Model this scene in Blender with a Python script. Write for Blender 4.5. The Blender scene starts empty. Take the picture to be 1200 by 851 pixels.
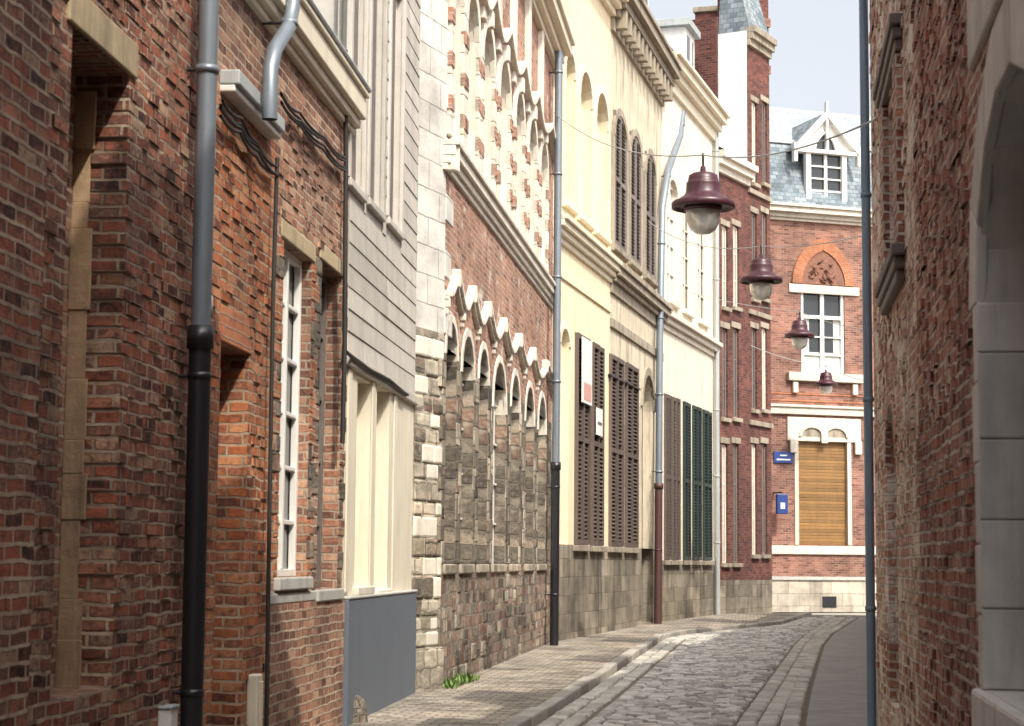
import bpy, bmesh, math, random
from mathutils import Vector, Matrix
random.seed(7)
rad=math.radians
sc=bpy.context.scene
rnd=random.uniform
# ---------------- camera / survey helpers (metres) ----------------
FPX=2200.; CZ=1.6
R=Matrix.Rotation(rad(7.2),3,'Z')@Matrix.Rotation(rad(96.02),3,'X')@Matrix.Rotation(rad(.5),3,'Z')
def ray(x,y): return R@Vector(((x-600)/FPX,-(y-425.5)/FPX,-1))
def G(x,y,z=.12):
    v=ray(x,y); t=(z-CZ)/v.z; return Vector((v.x*t,v.y*t))
def hdir(x):
    v=ray(x,659); return Vector((v.x,v.y)).normalized()
class Fac:
    def __init__(s,p0,p1):
        s.p=p0.copy(); d=p1-p0; s.L=d.length; s.d=d/s.L; s.n=Vector((s.d.y,-s.d.x))
    def P(s,a,z,o=0):
        q=s.p+s.d*a+s.n*o; return Vector((q.x,q.y,z))
    def hit(s,x,y,o=0):
        v=ray(x,y); q=s.p+s.n*o; t=q.dot(s.n)/(v.x*s.n.x+v.y*s.n.y)
        w=Vector((v.x*t,v.y*t)); return (w-s.p).dot(s.d), CZ+v.z*t
    def S(s,x,y=500,o=0): return s.hit(x,y,o)[0]
    def Z(s,x,y): return s.hit(x,y)[1]
# ---------------- materials ----------------
def base(name):
    m=bpy.data.materials.new(name); m.use_nodes=True; nt=m.node_tree
    return m,nt,nt.nodes['Principled BSDF']
def nd(nt,t,ins={},**kw):
    n=nt.nodes.new(t)
    for k,v in kw.items(): setattr(n,k,v)
    for k,v in ins.items():
        if isinstance(v,bpy.types.NodeSocket): nt.links.new(v,n.inputs[k])
        else: n.inputs[k].default_value=v
    return n
def c4(c): return (c[0],c[1],c[2],1)
def mix(nt,f,a,b,mode='MIX'):
    n=nt.nodes.new('ShaderNodeMix'); n.data_type='RGBA'; n.blend_type=mode
    for i,v in ((0,f),(6,a),(7,b)):
        if isinstance(v,bpy.types.NodeSocket): nt.links.new(v,n.inputs[i])
        else: n.inputs[i].default_value=v if i==0 else c4(v)
    return n.outputs[2]
def mth(nt,op,a,b=0.,clamp=False):
    n=nt.nodes.new('ShaderNodeMath'); n.operation=op; n.use_clamp=clamp
    for i,v in ((0,a),(1,b)):
        if isinstance(v,bpy.types.NodeSocket): nt.links.new(v,n.inputs[i])
        else: n.inputs[i].default_value=v
    return n.outputs[0]
def mr(nt,v,a,b,c=0.,d=1.):
    n=nd(nt,'ShaderNodeMapRange',{0:v,1:a,2:b,3:c,4:d}); return n.outputs[0]
def noise(nt,vec,scale,detail=3,rough=.6):
    return nd(nt,'ShaderNodeTexNoise',{'Vector':vec,'Scale':scale,'Detail':detail,'Roughness':rough}).outputs[0]
def uvn(nt): return nd(nt,'ShaderNodeTexCoord').outputs['UV']
def stretch(nt,uv,sx,sy):
    return nd(nt,'ShaderNodeMapping',{0:uv,3:(sx,sy,1)}).outputs[0]
def ramp(nt,f,cols):
    n=nt.nodes.new('ShaderNodeValToRGB'); nt.links.new(f,n.inputs[0]); e=n.color_ramp.elements
    k=len(cols)
    e[0].position=0; e[0].color=c4(cols[0]); e[1].position=1; e[1].color=c4(cols[-1])
    for i in range(1,k-1):
        q=e.new(i/(k-1)); q.color=c4(cols[i])
    return n.outputs[0]
def brickmat(name,tones,mortar,bw=.22,rh=.075,ms=.009,bump=.8,dist=.014,soot=.45,wash=0.,washcol=(.6,.56,.5),rough=.9,bd=.018,fine=18,patch=.6):
    m,nt,b=base(name); uv=uvn(nt)
    dn=nd(nt,'ShaderNodeTexNoise',{'Vector':uv,'Scale':5.,'Detail':2.}).outputs[1]
    off=nd(nt,'ShaderNodeVectorMath',{0:dn,1:(.5,.5,.5)},operation='SUBTRACT').outputs[0]
    off=nd(nt,'ShaderNodeVectorMath',{0:off,3:dist*2.2},operation='SCALE').outputs[0]
    v=nd(nt,'ShaderNodeVectorMath',{0:uv,1:off},operation='ADD').outputs[0]
    bt=nd(nt,'ShaderNodeTexBrick',{'Vector':v,'Color1':(0,0,0,1),'Color2':(1,1,1,1),'Mortar':(.5,.5,.5,1),'Scale':1.,'Mortar Size':ms,'Mortar Smooth':.35,'Bias':0.,'Brick Width':bw,'Row Height':rh})
    fn=noise(nt,uv,fine,4,.65)
    rv=mth(nt,'ADD',bt.outputs[0],mth(nt,'MULTIPLY',mth(nt,'SUBTRACT',fn,.5),.8),True)
    col=ramp(nt,rv,tones)
    ln=noise(nt,uv,.9,4,.6)
    # repaired / differently fired areas
    pn=noise(nt,stretch(nt,uv,.55,.8),1.,4,.7)
    col=mix(nt,patch,col,mix(nt,1.,col,ramp(nt,mr(nt,pn,.36,.64),[(.5,.46,.44),(.95,.92,.88),(1.35,1.2,1.08)]),'MULTIPLY'))
    fac=mth(nt,'MULTIPLY',bt.outputs[1],mr(nt,noise(nt,uv,7,2),.3,.6,.5,1.),True)
    col=mix(nt,fac,col,mix(nt,mr(nt,ln,.35,.65),mortar,tuple(x*.55 for x in mortar)))
    st=noise(nt,stretch(nt,uv,3.2,.35),1.,4,.65)
    s=mth(nt,'MULTIPLY',mr(nt,mth(nt,'ADD',mth(nt,'MULTIPLY',ln,.5),mth(nt,'MULTIPLY',st,.5)),.45,.64),soot)
    col=mix(nt,s,col,(.045,.038,.034))
    if wash>0:
        w=mr(nt,noise(nt,uv,2.3,6,.72),.62-wash*.3,.68-wash*.25)
        col=mix(nt,mth(nt,'MULTIPLY',w,.85),col,washcol)
    nt.links.new(col,b.inputs['Base Color']); b.inputs['Roughness'].default_value=rough; b.inputs['Specular IOR Level'].default_value=.25
    h=mth(nt,'ADD',mth(nt,'SUBTRACT',1.,bt.outputs[1]),mth(nt,'MULTIPLY',fn,.55))
    h=mth(nt,'ADD',h,mth(nt,'MULTIPLY',bt.outputs[0],.35))
    bp=nd(nt,'ShaderNodeBump',{'Strength':bump,'Distance':bd,'Height':h})
    nt.links.new(bp.outputs[0],b.inputs['Normal'])
    return m
def plain(name,col,rough=.75,var=.25,ns=5.,bump=.25,tint=.4,dirt=.35,metal=0.,dirtcol=(.06,.05,.04),streak=True,spec=None,bd=.01):
    m,nt,b=base(name); uv=uvn(nt)
    a=nd(nt,'ShaderNodeAttribute',attribute_name='tint').outputs['Fac']
    n1=noise(nt,uv,ns,5,.65)
    f=mth(nt,'ADD',mth(nt,'MULTIPLY',mth(nt,'SUBTRACT',n1,.5),var*2.4),mth(nt,'ADD',1-tint*.5,mth(nt,'MULTIPLY',a,tint)))
    g=nd(nt,'ShaderNodeCombineColor',{0:f,1:f,2:f}).outputs[0]
    c=mix(nt,1.,col,g,'MULTIPLY')
    if dirt>0:
        st=noise(nt,stretch(nt,uv,4.5,.45) if streak else uv,1.,5,.7)
        c=mix(nt,mth(nt,'MULTIPLY',mr(nt,st,.48,.72),dirt),c,dirtcol)
    nt.links.new(c,b.inputs['Base Color']); b.inputs['Roughness'].default_value=rough; b.inputs['Metallic'].default_value=metal
    if spec is not None: b.inputs['Specular IOR Level'].default_value=spec
    if bump>0:
        bp=nd(nt,'ShaderNodeBump',{'Strength':bump,'Distance':bd,'Height':n1})
        nt.links.new(bp.outputs[0],b.inputs['Normal'])
    return m
MT={}
MT['brickA']=brickmat('aged_brick',[(.05,.03,.028),(.22,.08,.055),(.36,.125,.075),(.13,.07,.06),(.42,.19,.12),(.17,.09,.075),(.42,.29,.2)],(.52,.42,.31),soot=.45,ms=.012,bd=.028,dist=.018,patch=.85)
MT['brickB']=brickmat('orange_brick',[(.12,.05,.04),(.38,.12,.05),(.48,.18,.08),(.22,.09,.06),(.56,.27,.14),(.26,.1,.06)],(.5,.4,.28),soot=.35,dist=.018,ms=.011)
MT['brickB2']=brickmat('brown_brick',[(.11,.06,.05),(.3,.15,.1),(.42,.23,.16),(.18,.1,.08),(.36,.2,.14),(.5,.34,.24)],(.55,.46,.35),soot=.35,dist=.018,ms=.011,patch=.8)
MT['brickD']=brickmat('pink_brick',[(.18,.09,.07),(.4,.19,.13),(.48,.27,.19),(.42,.22,.16),(.34,.22,.17)],(.56,.5,.41),soot=.35,wash=.14)
MT['brickF']=brickmat('maroon_brick',[(.07,.028,.028),(.15,.05,.045),(.19,.075,.06)],(.19,.14,.11),soot=.4)
MT['brickG']=brickmat('red_brick',[(.13,.06,.048),(.26,.12,.09),(.34,.175,.13),(.24,.115,.09)],(.38,.31,.26),soot=.3)
MT['brickO']=brickmat('arch_brick',[(.38,.14,.07),(.46,.19,.1)],(.42,.31,.23),soot=.15)
MT['brickR']=brickmat('weathered_red_brick',[(.12,.05,.045),(.38,.15,.11),(.5,.24,.18),(.22,.1,.08),(.44,.19,.14),(.55,.36,.28)],(.8,.72,.62),soot=.2,wash=.16,washcol=(.7,.62,.53),ms=.014,dist=.024,bump=1.,bd=.035,patch=.7)
MT['brickRW']=brickmat('limewashed_brick',[(.34,.15,.11),(.52,.26,.18),(.42,.2,.15)],(.82,.74,.62),soot=.1,wash=.5,washcol=(.84,.76,.64),ms=.014,bump=1.,bd=.035,dist=.02)
MT['stoneG']=brickmat('grey_rubble',[(.07,.066,.058),(.15,.135,.11),(.25,.225,.18),(.1,.09,.08),(.33,.29,.23),(.2,.125,.1)],(.2,.175,.14),bw=.4,rh=.2,ms=.016,soot=.55,dist=.05,bump=1.,bd=.05,fine=7,patch=.8)
MT['plinthD']=brickmat('patched_plinth',[(.08,.075,.065),(.25,.14,.11),(.3,.27,.22),(.14,.12,.11),(.42,.38,.31),(.28,.15,.11)],(.28,.24,.19),bw=.3,rh=.15,ms=.014,soot=.45,dist=.05,bump=1.,bd=.04,fine=9,patch=.8)
MT['stoneL']=brickmat('rubble_limestone',[(.24,.22,.17),(.42,.39,.32),(.54,.5,.41),(.3,.27,.22)],(.3,.27,.22),bw=.36,rh=.21,ms=.016,soot=.5,dist=.06,bump=1.,bd=.06,fine=7,patch=.8)
MT['stoneW']=brickmat('whitewashed_ashlar',[(.56,.55,.52),(.68,.67,.63),(.62,.61,.57)],(.4,.38,.35),bw=.6,rh=.34,ms=.01,soot=.22,dist=.01,bump=.7)
MT['stoneE']=brickmat('soot_ashlar',[(.17,.155,.12),(.27,.24,.19),(.33,.3,.24)],(.22,.19,.16),bw=.7,rh=.35,ms=.009,soot=.85,dist=.014,bump=.6)
MT['slate']=brickmat('slate_tiles',[(.13,.17,.2),(.2,.25,.29),(.27,.32,.35)],(.08,.1,.12),bw=.22,rh=.16,ms=.008,soot=.2,dist=.006,bump=.6)
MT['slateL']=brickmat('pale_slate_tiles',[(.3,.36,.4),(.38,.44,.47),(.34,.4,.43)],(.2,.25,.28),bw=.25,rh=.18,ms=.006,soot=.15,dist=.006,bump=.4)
MT['tile']=brickmat('clay_roof_tiles',[(.3,.13,.09),(.45,.2,.13),(.5,.28,.2)],(.15,.08,.06),bw=.24,rh=.3,ms=.02,soot=.25,dist=.01,bump=1.)
MT['cream']=plain('cream_render',(.76,.65,.44),.85,.12,2.,.25,.1,.38,dirtcol=(.3,.25,.17))
MT['creamC']=plain('offwhite_render',(.7,.64,.51),.85,.12,2.,.25,.1,.35,dirtcol=(.3,.26,.2))
MT['creamL']=plain('pale_render',(.7,.64,.52),.85,.14,2.,.25,.1,.5,dirtcol=(.25,.22,.17))
MT['creamD']=plain('grimy_render',(.58,.51,.38),.85,.25,2.,.35,.1,.85,dirtcol=(.11,.095,.075))
MT['creamW']=plain('cream_woodwork',(.7,.64,.5),.6,.12,3.,.15,.12,.3,dirtcol=(.3,.25,.17))
MT['trim']=plain('carved_limestone',(.68,.63,.53),.85,.24,8.,.7,.2,.5,dirtcol=(.2,.17,.14))
MT['trimG']=plain('end_house_limestone',(.6,.55,.46),.85,.2,5.,.5,.2,.5,dirtcol=(.24,.21,.18))
MT['trimD']=plain('sooted_limestone',(.32,.275,.21),.9,.3,6.,.6,.3,.85,dirtcol=(.04,.035,.03))
MT['stoneY']=plain('yellow_sandstone',(.4,.32,.2),.9,.24,8.,.6,.25,.55)
MT['stoneB']=plain('bluestone',(.42,.42,.39),.8,.16,6.,.5,.25,.4,dirtcol=(.16,.15,.14))
MT['stoneR']=plain('pale_sawn_stone',(.7,.69,.64),.8,.2,5.,.5,.22,.5,dirtcol=(.3,.28,.25))
MT['white']=plain('white_paint',(.76,.75,.71),.5,.06,3.,.08,.08,.25,dirtcol=(.35,.33,.28))
MT['siding']=plain('grey_weatherboard',(.47,.44,.39),.75,.25,3.,.35,.3,.5,dirtcol=(.17,.15,.13))
MT['shut']=plain('brown_shutter_paint',(.1,.075,.064),.6,.2,5.,.2,.4,.25)
MT['shutG']=plain('green_shutter_paint',(.016,.032,.028),.5,.2,5.,.2,.4,.2)
MT['shutK']=plain('grey_shutter_wood',(.17,.145,.13),.7,.3,5.,.3,.4,.4)
MT['bluep']=plain('blue_grey_panel',(.12,.145,.18),.55,.1,2.,.12,.1,.35,dirtcol=(.08,.08,.08))
MT['glass']=plain('window_glass',(.03,.035,.04),.08,.1,2.,0,.1,0)
MT['curtain']=plain('net_curtain',(.55,.55,.51),.9,.2,2.,.2,.1,.2)
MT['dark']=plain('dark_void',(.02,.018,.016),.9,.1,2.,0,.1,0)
MT['zinc']=plain('zinc_pipe',(.2,.235,.27),.42,.14,4.,.1,.15,.4,metal=.35,dirtcol=(.1,.1,.1))
MT['zincB']=plain('blue_zinc_pipe',(.19,.26,.33),.5,.14,4.,.1,.15,.4,metal=.2)
MT['zincL']=plain('weathered_zinc',(.4,.43,.43),.55,.15,4.,.2,.15,.35,metal=.2)
MT['iron']=plain('black_cast_iron',(.014,.014,.018),.35,.1,4.,.1,.1,.2)
MT['cable']=plain('rubber_cable',(.03,.028,.026),.6,.1,4.,0,.2,0)
MT['rust']=plain('oxide_iron',(.07,.03,.028),.5,.2,4.,.1,.1,.3)
MT['maroon']=plain('maroon_enamel',(.055,.016,.024),.38,.1,4.,.05,.1,.2,dirtcol=(.12,.09,.08))
MT['wood']=plain('oak_roller_shutter',(.23,.12,.035),.55,.3,3.,.2,.5,.3)
MT['sett']=plain('granite_setts',(.38,.36,.335),.6,.28,9.,.7,1.1,.25,streak=False,dirtcol=(.12,.1,.08),bd=.014)
MT['gut']=plain('pale_gutter_setts',(.43,.41,.37),.65,.24,7.,.6,.55,.35,streak=False,dirtcol=(.16,.14,.11))
MT['grout']=plain('sandy_grout',(.16,.135,.105),.95,.3,6.,.6,.0,.3,streak=False)
MT['kerb']=plain('granite_kerb',(.33,.31,.275),.75,.24,9.,.6,.6,.45,streak=False)
MT['pave']=brickmat('pavement_setts',[(.2,.185,.155),(.33,.305,.265),(.42,.39,.34),(.27,.245,.21)],(.16,.14,.11),bw=.2,rh=.14,ms=.012,soot=.35,dist=.016,bump=1.,patch=.8)
MT['paveR']=plain('worn_asphalt',(.3,.295,.285),.8,.28,3.,.5,.0,.4,streak=False,dirtcol=(.14,.13,.12))
MT['ground']=plain('pale_asphalt',(.33,.31,.28),.9,.15,1.,.3,.0,.2,streak=False)
MT['sign']=plain('blue_enamel_sign',(.02,.05,.2),.4,.05,4.,0,.05,.05)
MT['terra']=plain('terracotta_relief',(.22,.1,.065),.8,.5,9.,.9,.3,.4,bd=.05)
MT['weed']=plain('weed_leaves',(.09,.16,.03),.7,.2,9.,0,.7,0)
MT['leaf']=plain('dry_litter',(.3,.24,.14),.8,.2,9.,0,.9,0)
MT['tan']=plain('tan_plaster',(.4,.28,.17),.9,.35,4.,.7,.1,.7,bd=.03)
MT['redsign']=plain('faded_red_enamel',(.55,.3,.25),.5,.1,4.,0,.1,.1)
m,nt,b=base('frosted_glass'); b.inputs['Base Color'].default_value=(.8,.82,.78,1); b.inputs['Roughness'].default_value=.2; b.inputs['Transmission Weight'].default_value=.55; b.inputs['IOR'].default_value=1.2
MT['bowl']=m
# ---------------- mesh builders ----------------
class MB:
    def __init__(s): s.v=[];s.f=[];s.t=[];s.k=.5
    def nt(s): s.k=random.random()
    def poly(s,pts):
        i=len(s.v); s.v+= [tuple(p) for p in pts]; s.f.append(tuple(range(i,i+len(pts)))); s.t.append(s.k)
    def hexa(s,p):
        i=len(s.v); s.v+=[tuple(q) for q in p]; s.nt()
        for q in ((0,3,2,1),(4,5,6,7),(0,1,5,4),(1,2,6,5),(2,3,7,6),(3,0,4,7)):
            s.f.append(tuple(i+j for j in q)); s.t.append(s.k)
    def box(s,f,a0,a1,z0,z1,o0,o1):
        P=f.P; s.hexa([P(a0,z0,o0),P(a1,z0,o0),P(a1,z0,o1),P(a0,z0,o1),P(a0,z1,o0),P(a1,z1,o0),P(a1,z1,o1),P(a0,z1,o1)])
    def path(s,f,pts,th,o0,o1):
        for (a,z),(c,w) in zip(pts[:-1],pts[1:]):
            P=f.P; s.hexa([P(a,z,o0),P(c,w,o0),P(c,w,o1),P(a,z,o1),P(a,z+th,o0),P(c,w+th,o0),P(c,w+th,o1),P(a,z+th,o1)])
    def tube(s,pts,r,seg=10,rs=None):
        rings=[];n=len(pts);pts=[Vector(p) for p in pts]; u=None
        for i,p in enumerate(pts):
            d=(pts[min(i+1,n-1)]-pts[max(i-1,0)]).normalized()
            if u is None: u=d.cross(Vector((0,0,1))) if abs(d.z)<.95 else d.cross(Vector((0,1,0)))
            u=(u-d*u.dot(d)).normalized(); w=d.cross(u); rr=rs[i] if rs else r
            rings.append(len(s.v)); s.v+=[tuple(p+u*math.cos(6.28318*k/seg)*rr+w*math.sin(6.28318*k/seg)*rr) for k in range(seg)]
        for a,c in zip(rings[:-1],rings[1:]):
            for k in range(seg):
                s.f.append((a+k,a+(k+1)%seg,c+(k+1)%seg,c+k)); s.t.append(s.k)
    def lathe(s,c,prof,seg=32):
        rings=[]
        for r,z in prof:
            rings.append(len(s.v)); s.v+=[(c[0]+math.cos(6.28318*k/seg)*r,c[1]+math.sin(6.28318*k/seg)*r,c[2]+z) for k in range(seg)]
        for a,q in zip(rings[:-1],rings[1:]):
            for k in range(seg):
                s.f.append((a+k,a+(k+1)%seg,q+(k+1)%seg,q+k)); s.t.append(s.k)
class Obj:
    def __init__(s,name): s.name=name; s.parts={}
    def p(s,part,mat,bevel=0,smooth=False):
        k=(part,mat)
        if k not in s.parts: s.parts[k]=(MB(),bevel,smooth)
        return s.parts[k][0]
    def done(s,single=False):
        root=None
        if not single:
            root=bpy.data.objects.new(s.name,None); sc.collection.objects.link(root)
        for (part,mat),(mb,bev,sm) in s.parts.items():
            if not mb.f: continue
            me=bpy.data.meshes.new(part); me.from_pydata(mb.v,[],mb.f)
            at=me.attributes.new('tint','FLOAT','FACE'); at.data.foreach_set('value',mb.t)
            uv=me.uv_layers.new(name='UVMap'); up=Vector((0,0,1))
            buf=[0.]*(2*len(me.loops)); V=me.vertices
            for pl in me.polygons:
                n=pl.normal
                if abs(n.z)>.85: t=Vector((1,0,0)); w=Vector((0,1,0))
                else:
                    t=up.cross(n).normalized()
                    if t.y<-.3 or (abs(t.y)<=.3 and t.x<0): t=-t
                    w=n.cross(t) if abs(n.z)>.2 else up
                for li in pl.loop_indices:
                    co=V[me.loops[li].vertex_index].co
                    buf[2*li]=co.dot(t)+70.07; buf[2*li+1]=co.dot(w)+75
            uv.data.foreach_set('uv',buf)
            me.materials.append(MT[mat])
            if sm: me.polygons.foreach_set('use_smooth',[True]*len(me.polygons))
            o=bpy.data.objects.new(s.name if single else part,me); sc.collection.objects.link(o)
            if root: o.parent=root
            if bev:
                b=o.modifiers.new('b','BEVEL'); b.width=bev; b.segments=2; b.limit_method='ANGLE'
        return root
# ------------- facade pieces -------------
def op(f,xL,xR,yt,yb,rise=0.,depth=.15):
    ym=(yt+yb)/2; a=f.hit(xL,ym)[0]; b=f.hit(xR,ym)[0]; xm=(xL+xR)/2
    d=f.hit(xm,yt)[1]; c=f.hit(xm,yb)[1]
    if a>b: a,b=b,a
    return dict(a=a,b=b,c=c,d=d,r=rise*(b-a),dep=depth)
def arcpts(o,n=10,grow=0.):
    m=(o['a']+o['b'])/2; h=(o['b']-o['a'])/2+grow; z=o['d']-o['r']; r=o['r']+grow
    return [(m-h*math.cos(math.pi*i/n), z+r*math.sin(math.pi*i/n)) for i in range(n+1)]
def wall(mb,f,s0,s1,z0,z1,ops=(),rv=None):
    rv=rv or mb
    S=sorted(set([s0,s1]+[q for o in ops for q in (o['a'],o['b']) if s0<q<s1])); Z=sorted(set([z0,z1]+[q for o in ops for q in (o['c'],o['d']) if z0<q<z1]))
    P=f.P
    for a,b in zip(S[:-1],S[1:]):
        for c,d in zip(Z[:-1],Z[1:]):
            x=(a+b)/2; y=(c+d)/2
            if any(o['a']<x<o['b'] and o['c']<y<o['d'] for o in ops): continue
            mb.poly([P(a,c),P(b,c),P(b,d),P(a,d)])
    for o in ops:
        a,b,c,d,r,e=o['a'],o['b'],o['c'],o['d'],o['r'],-o['dep']; zs=d-r
        rv.poly([P(a,c),P(a,c,e),P(a,zs,e),P(a,zs)]); rv.poly([P(b,c),P(b,zs),P(b,zs,e),P(b,c,e)])
        rv.poly([P(a,c),P(b,c),P(b,c,e),P(a,c,e)])
        if r>0:
            q=arcpts(o)
            for (x0,y0),(x1,y1) in zip(q[:-1],q[1:]):
                rv.poly([P(x0,y0),P(x1,y1),P(x1,y1,e),P(x0,y0,e)])
                mb.poly([P(x0,y0),P(x1,y1),P(x1,d),P(x0,d)])
        else: rv.poly([P(a,d),P(a,d,e),P(b,d,e),P(b,d)])
def proud(mb,f,s0,s1,z0,z1,ops,n,mx=.016):
    """individual bricks standing slightly proud of the wall"""
    for i in range(n):
        a=rnd(s0,s1-.25); k=int(rnd(z0,z1-.1)/.075); z=k*.075+.005; l=random.choice((.1,.2,.2))
        if any(o['a']-.02<a+l and a<o['b']+.02 and o['c']-.05<z+.07 and z<o['d']+.05 for o in ops): continue
        mb.box(f,a,a+l,z+.004,z+.064,-.01,rnd(.004,mx))
def fill(B,f,o,kind,m1='white',m2='glass',rows=4,mull=1):
    a,b,c,d,e=o['a'],o['b'],o['c'],o['d'],-o['dep']; P=f.P
    if kind=='blind':
        B.p('blocked_opening',m1).poly([P(a,c,e),P(b,c,e),P(b,d,e),P(a,d,e)])
    if kind=='win':
        B.p('window_panes',m2).poly([P(a,c,e),P(b,c,e),P(b,d,e),P(a,d,e)])
        w=B.p('window_frames',m1,.006); t=.06; F=(e+.004,e+.06)
        w.box(f,a,a+t,c,d,*F); w.box(f,b-t,b,c,d,*F); w.box(f,a+t,b-t,c,c+t,*F); w.box(f,a+t,b-t,d-t-o['r']*.3,d,*F)
        for i in range(mull):
            x=a+(b-a)*(i+1)/(mull+1); w.box(f,x-.03,x+.03,c+t,d-t,e+.004,e+.065)
        for i in range(1,rows):
            z=c+(d-o['r']*.5-c)*i/rows; w.box(f,a+t,b-t,z-.018,z+.018,e+.004,e+.05)
    if kind=='louv':
        B.p('shutter_backs','dark').poly([P(a,c,e),P(b,c,e),P(b,d,e),P(a,d,e)])
        w=B.p('louvred_shutters',m1)
        m=(a+b)/2
        for x0,x1 in ((a+.01,m-.006),(m+.006,b-.01)):
            dz=rnd(-.02,.02); do=rnd(0,.03)
            for q in ((x0,x0+.06),(x1-.06,x1)): w.box(f,q[0],q[1],c+.01,d-.01,-.02,.045+do)
            zs=[c+.01,(c+d)/2-.05,d-.11]
            for z in zs: w.box(f,x0+.06,x1-.06,z,z+.1,-.018,.04+do)
            z=c+.14+dz
            while z<d-.14:
                if not abs(z-(c+d)/2)<.1:
                    w.hexa([P(x0+.06,z,.03),P(x1-.06,z,.03),P(x1-.06,z+.045,-.015),P(x0+.06,z+.045,-.015),P(x0+.06,z+.014,.03),P(x1-.06,z+.014,.03),P(x1-.06,z+.059,-.015),P(x0+.06,z+.059,-.015)])
                z+=.085
def sill(B,f,o,m='stoneB',h=.12,out=.1,ex=.08):
    B.p('sills',m,.012).box(f,o['a']-ex,o['b']+ex,o['c']-h,o['c']-.002,-.05,out)
def lintel(B,f,o,m='stoneY',h=.25,out=.012,ex=.12):
    B.p('lintels',m,.01).box(f,o['a']-ex,o['b']+ex,o['d']+.003,o['d']+h,-.1,out)
def ring(B,f,o,m,w=.16,out=.03,n=9,part='arch_stones'):
    q=arcpts(o,n); k=arcpts(o,n,w); P=f.P; mb=B.p(part,m,.008)
    for i in range(n):
        A=[q[i],q[i+1],k[i+1],k[i]]
        mb.hexa([P(x,z,-.03) for x,z in A]+[P(x,z,out) for x,z in A])
def quoins(B,f,o,m,out=.02,wa=.3,wb=.16,h=.27,top=None,part='jamb_blocks',left=True,right=True):
    z=o['c']; i=0; top=top or o['d']-o['r']
    ms=m if isinstance(m,(list,tuple)) else [m]
    while z<top-.05:
        z2=min(z+h*rnd(.85,1.15),top); w=(wa if i%2 else wb)*rnd(.9,1.1)
        mb=B.p(part,random.choice(ms),.01)
        if left: mb.box(f,o['a']-w,o['a']-.002,z+.006,z2,-.06,out+rnd(-.004,.004))
        mb=B.p(part,random.choice(ms),.01)
        if right: mb.box(f,o['b']+.002,o['b']+w,z+.006,z2,-.06,out+rnd(-.004,.004))
        z=z2;i+=1
def shell(B,f,s0,s1,z1,dep,m,z0=0,part='walls'):
    mb=B.p(part,m); P=f.P; s0+=.004; s1-=.004
    mb.poly([P(s0,z0),P(s0,z0,-dep),P(s0,z1,-dep),P(s0,z1)]); mb.poly([P(s1,z0),P(s1,z1),P(s1,z1,-dep),P(s1,z0,-dep)])
    mb.poly([P(s0,z0,-dep),P(s1,z0,-dep),P(s1,z1,-dep),P(s0,z1,-dep)]); mb.poly([P(s0,z1),P(s1,z1),P(s1,z1,-dep),P(s0,z1,-dep)])
def roof(B,f,s0,s1,z,dep,h,m,ov=.3,gm=None,part='roof'):
    P=f.P; r=B.p(part,m); z+=.02; mid=-dep/2
    for q in (0,-.08):
        r.poly([P(s0,z+q,ov),P(s1,z+q,ov),P(s1,z+h+q,mid),P(s0,z+h+q,mid)]); r.poly([P(s0,z+q,-dep-ov),P(s1,z+q,-dep-ov),P(s1,z+h+q,mid),P(s0,z+h+q,mid)])
    if gm:
        g=B.p('gables',gm)
        for s in (s0+.01,s1-.01): g.poly([P(s,z-.02,0),P(s,z-.02,-dep),P(s,z+h-.1,mid)])
def shadow_stack(B,f,s,z,h,w=.9,o=-.7,m='brickF'):  # chimney added out of camera view to break up the sunlight
    B.p('added_shadow_stacks',m).box(f,s,s+w,z,z+h,o-.7,o); B.p('added_stack_caps','trimD',.02).box(f,s-.06,s+w+.06,z+h,z+h+.12,o-.76,o+.06)
    for k in (.25,.65):
        q=f.P(s+w*k,z+h+.12,o-.35); B.p('added_stack_pots','tile',0,True).lathe(q,[(.14,0),(.11,.05),(.1,.45),(.13,.5),(.08,.5)],12)
def cornice(B,f,s0,s1,z0,steps,m,part='cornice',bev=.012):
    mb=B.p(part,m,bev); z=z0
    for h,o in steps:
        mb.box(f,s0,s1,z+.002,z+h,-.05,o); z+=h
    return z
def pipe(name,f,pts,r,mat,off=.12,brk=None,mat2=None):
    B=Obj(name); 
    P=[f.P(s,z,off) for s,z in pts]
    if brk is None: B.p('pipe',mat,0,True).tube(P,r,14)
    else:
        top=[p for p in P if p.z>brk]; bot=[p for p in P if p.z<=brk]
        a,b=top[-1],bot[0]; t=(a.z-brk)/(a.z-b.z); m=a.lerp(b,t)
        B.p('pipe',mat,0,True).tube(top+[m],r,14); B.p('lower_pipe',mat2,0,True).tube([m]+bot,r*1.12,14)
        B.p('lower_pipe',mat2,0,True).lathe((m.x,m.y,m.z),[(r*.8,.04),(r*1.35,.04),(r*1.35,-.1),(r*.8,-.1)],14)
    zt=P[0].z-.4
    while zt>.5:
        for a,b in zip(P[:-1],P[1:]):
            if b.z<=zt<=a.z and a.z>b.z:
                q=a.lerp(b,(a.z-zt)/(a.z-b.z)); B.p('brackets',mat2 if (brk and zt<brk) else mat,0,True).lathe((q.x,q.y,q.z),[(r*.9,.022),(r*1.18,.022),(r*1.18,-.022),(r*.9,-.022)],14)
                w=Vector((f.n.x,f.n.y,0)); B.p('bracket_pins','iron').tube([q-w*r,q-w*(off+.02)],.012,6)
        zt-=1.9
    B.done()
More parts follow.
